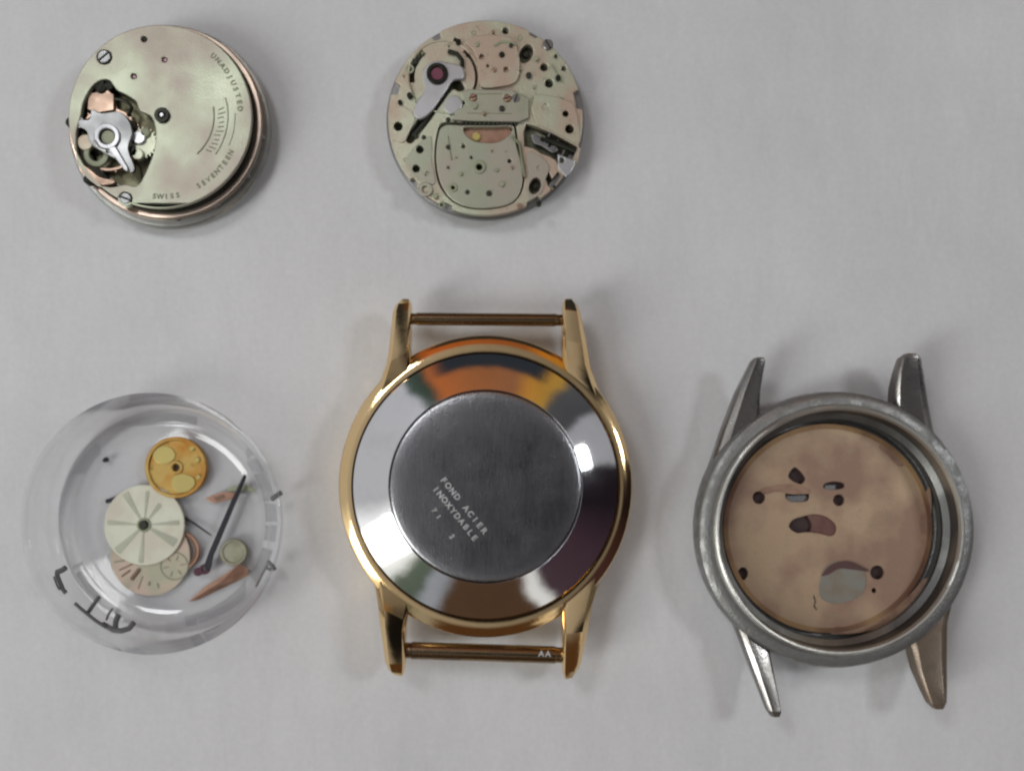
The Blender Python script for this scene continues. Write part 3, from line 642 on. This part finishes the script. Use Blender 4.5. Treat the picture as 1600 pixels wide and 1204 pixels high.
wallmark([(400, 916), (410, 896), (418, 882)], 26, 1.8); wallmark([(418, 876), (424, 882), (430, 890)], 26, 3.4); wallmark([(414, 886), (424, 890)], 26, 2.4)

# ------------------------------------------------------------------ loose parts lying in the dish
F = 7.0
x0, y0 = P(275, 730, 16)
T = thing('brass_wheel', 'yellow brass wheel with dark centre hole, lying alone near the back of the dish', 'watch wheel', x0, y0, F)
plate('wheel_disc', circ(x0, y0, 46, 64), [circ(x0, y0, 5.5, 20)], F + .2, F + 8, 'brass', T, bev=1)
ring('wheel_rim', x0, y0, 41.5, 47.5, F, F + 11.5, 'brass', T, seg=72)
ring('hub_ring', x0, y0, 5.6, 11, F + 8, F + 10.5, 'brass', T, seg=32); 
for q in (smoothpoly([(240, 706), (252, 697), (268, 700), (274, 712), (266, 722), (250, 724), (240, 716)], 4), smoothpoly([(272, 744), (286, 740), (302, 746), (304, 758), (292, 768), (276, 768), (268, 756)], 4)):
    plate('polished_pad', PX(q, 16), [], F + 8, F + 9.6, 'brass_light', T, bev=.5)
for q in ((308, 718), (310, 745), (300, 700)):
    cyl('rivet', *P(*q, 17), 4.5, F + 8, F + 11, 'brass_light', T, seg=14)

x0, y0 = P(234, 868, 12)
T = thing('enamel_disc', 'rose and cream enamel dial disc with small round subdial, under the spoked cream disc', 'dial disc', x0, y0, F)
plate('disc', circ(x0, y0, 62, 72), [circ(x0, y0, 4, 14)], F, F + 4, 'cream2', T, bev=1)
xs, ys = P(272, 884, 12); ring('subdial_ring', xs, ys, 20, 22, F + 4, F + 4.8, 'cream_line', T, ch=.2)
for k in range(6):
    a = R(60 * k + 10); tube('printed_mark', [(xs + 9 * math.cos(a), ys + 9 * math.sin(a), F + 4.2), (xs + 17 * math.cos(a), ys + 17 * math.sin(a), F + 4.2)], .9, 'cream_line', T, seg=5)
for a, r0, r1, w, mt in ((205, 30, 52, 1.2, 'brown_line'), (232, 26, 46, 3.2, 'brown_line'), (216, 38, 54, 1.6, 'brown_line'), (250, 34, 54, 1.2, 'cream_line'), (268, 40, 46, 1.8, 'cream_line'), (285, 44, 52, 1.2, 'cream_line'), (190, 40, 56, 1.4, 'cream_line')):
    tube('printed_mark', [(x0 + r0 * math.cos(R(a)), y0 + r0 * math.sin(R(a)), F + 4.2), (x0 + r1 * math.cos(R(a)), y0 + r1 * math.sin(R(a)), F + 4.2)], w, mt, T, seg=6)

x0, y0 = P(283, 862, 8)
T = thing("bronze_ring", "thin brown ring peeping out right of the two stacked enamel discs", "ring", x0, y0, F)
ring('band', x0 - 2, y0 + 2, 26, 31, F, F + 3.5, 'copper', T, seg=48)
ring('inner_edge', x0 - 2, y0 + 2, 22.5, 25.9, F, F + 2.5, 'brown_line', T, seg=48)

x0, y0 = P(224, 820, 20)
T = thing('spoked_disc', 'cream enamel disc with radial dark lines and black centre pin, topmost in the dish', 'dial disc', x0, y0, F + 5)
plate('disc', circ(x0, y0, 62, 72), [circ(x0, y0, 4.5, 14)], F + 5.2, F + 10, 'cream', T, bev=1)
for a, r1, hw in ((4, 54, 5), (52, 40, 7), (84, 52, 4), (121, 57, 7), (176, 56, 5), (224, 58, 8), (265, 58, 5), (330, 56, 9)):
    plate('radial_wedge', [(x0 + r * math.cos(R(a + t_)), y0 + r * math.sin(R(a + t_))) for r, t_ in ((10, -hw), (r1, -hw * .8), (r1 + 1, 0), (r1, hw * .8), (10, hw))], [], F + 10.05, F + 10.6, 'wedge', T, bev=.1)
cyl('centre_pin', x0, y0, 7, F + 10, F + 15, 'hole', T, seg=16); ring('hub_ring', x0, y0, 7.2, 11, F + 10, F + 12, 'green_grey', T)

def pin(name, label, cat, pts, rs, mat, z=F + 3, flat=None):
    P3 = [P(a, c_, z) + (z + (i * .0),) for i, (a, c_) in enumerate(pts)]
    x, y, _ = P3[0]
    o = tube(name, P3, rs, mat, None, (x, y, z), seg=8)
    return tag(o, label, cat)
pin('metal_pin', 'short dark pin lying up against the left edge of the spoked cream disc', 'pin', [(166, 783), (181, 779), (197, 773)], [3.2, 4.0, 3.4], 'hand')
pin('tiny_screw', 'tiny dark screw lying alone at the upper left of the dish floor', 'screw', [(161, 720), (165, 718), (169, 717)], [2.2, 4.4, 3.4], 'hand')
pin('stem_wire', 'thin dark wire running out right from under the spoked disc to the long hand', 'wire', [(284, 806), (304, 818), (330, 836)], [2.4, 2.0, 1.2], 'hand', z=F + 2)
# hands
def flat_hand(name, label, outline, z0, th, mat, extra=None):
    x, y = P(*outline[0], z0)
    o = thing(name, label, 'watch hand', x, y, z0)
    plate('blade', PX(outline, z0 + th), [], z0, z0 + th, mat, o, bev=.8)
    return o
h = flat_hand('watch_hand', 'long slim blackened watch hand standing diagonally at the right of the dish', [(381, 740), (385, 744), (366, 790), (346, 838), (333, 868), (329, 888), (320, 892), (318, 884), (326, 862), (340, 830), (360, 784)], F + 12, 3.4, 'hand')
xh, yh = P(319, 889, F + 14); ring('hand_boss', xh, yh, 3, 8, F + 8, F + 15, 'maroon', h)
xh, yh = P(309, 893, F + 6); cyl('boss_tube', xh, yh, 6.5, F, F + 8, 'maroon', h, seg=16)
h = flat_hand('watch_hand', 'short rosy copper watch hand lying flat beneath the long black one', [(319, 779), (334, 772), (350, 768), (372, 770), (373, 777), (354, 781), (336, 786), (326, 782)], F + 3, 3, 'copper')
plate('lume_slot', PX([(333, 777), (348, 772), (352, 777), (338, 782)], F + 7), [], F + 6.2, F + 7, 'brown_line', h, bev=.2)
flat_hand('watch_hand', 'pale green tipped watch hand reaching to the right wall of the dish', [(352, 764), (368, 758), (382, 757), (400, 764), (398, 768), (378, 766), (358, 768)], F + 1, 2.4, 'green_grey')
x0, y0 = P(366, 862, 10)
T = thing('enamel_chip', 'small dull grey green round cap behind the folded copper strip', 'cap', x0, y0, F)
cyl('cap_disc', x0, y0, 20, F, F + 7, 'cap', T, seg=32); ring('cap_rim', x0, y0, 16, 21, F, F + 9, 'cap', T)
# folded copper strip
x0, y0 = P(340, 905, 12)
zs = F
pts = [(294, 940, 1), (320, 916, 6), (352, 896, 12), (374, 880, 16), (386, 886, 12), (388, 898, 3), (370, 908, 2), (340, 922, 1), (312, 936, 0), (346, 908, 14)]
vs = [P(a, c_, zs + h_) + (zs + h_ + .5,) for a, c_, h_ in pts]
bot = [P(a, c_, zs) + (zs,) for a, c_, h_ in pts[:9]]
vv = vs + bot
fs = [(0, 1, 9, 8), (1, 2, 9), (2, 3, 9), (3, 4, 9), (4, 5, 6, 9), (6, 7, 9), (7, 8, 9)]
fs = [(0, 1, 9), (1, 2, 9), (2, 3, 9), (3, 4, 9), (4, 5, 9), (5, 6, 9), (6, 7, 9), (7, 8, 9), (8, 0, 9)]
nb = len(vs)
for i in range(9): fs.append((i, (i + 1) % 9, nb + (i + 1) % 9, nb + i))
fs.append(tuple(nb + i for i in range(9)))
o = build('copper_strip', vv, fs, 'copper', None, (x0, y0, F), smooth=False)
tag(o, 'folded wedge of rosy copper lying low at the right side of the dish', 'metal strip')
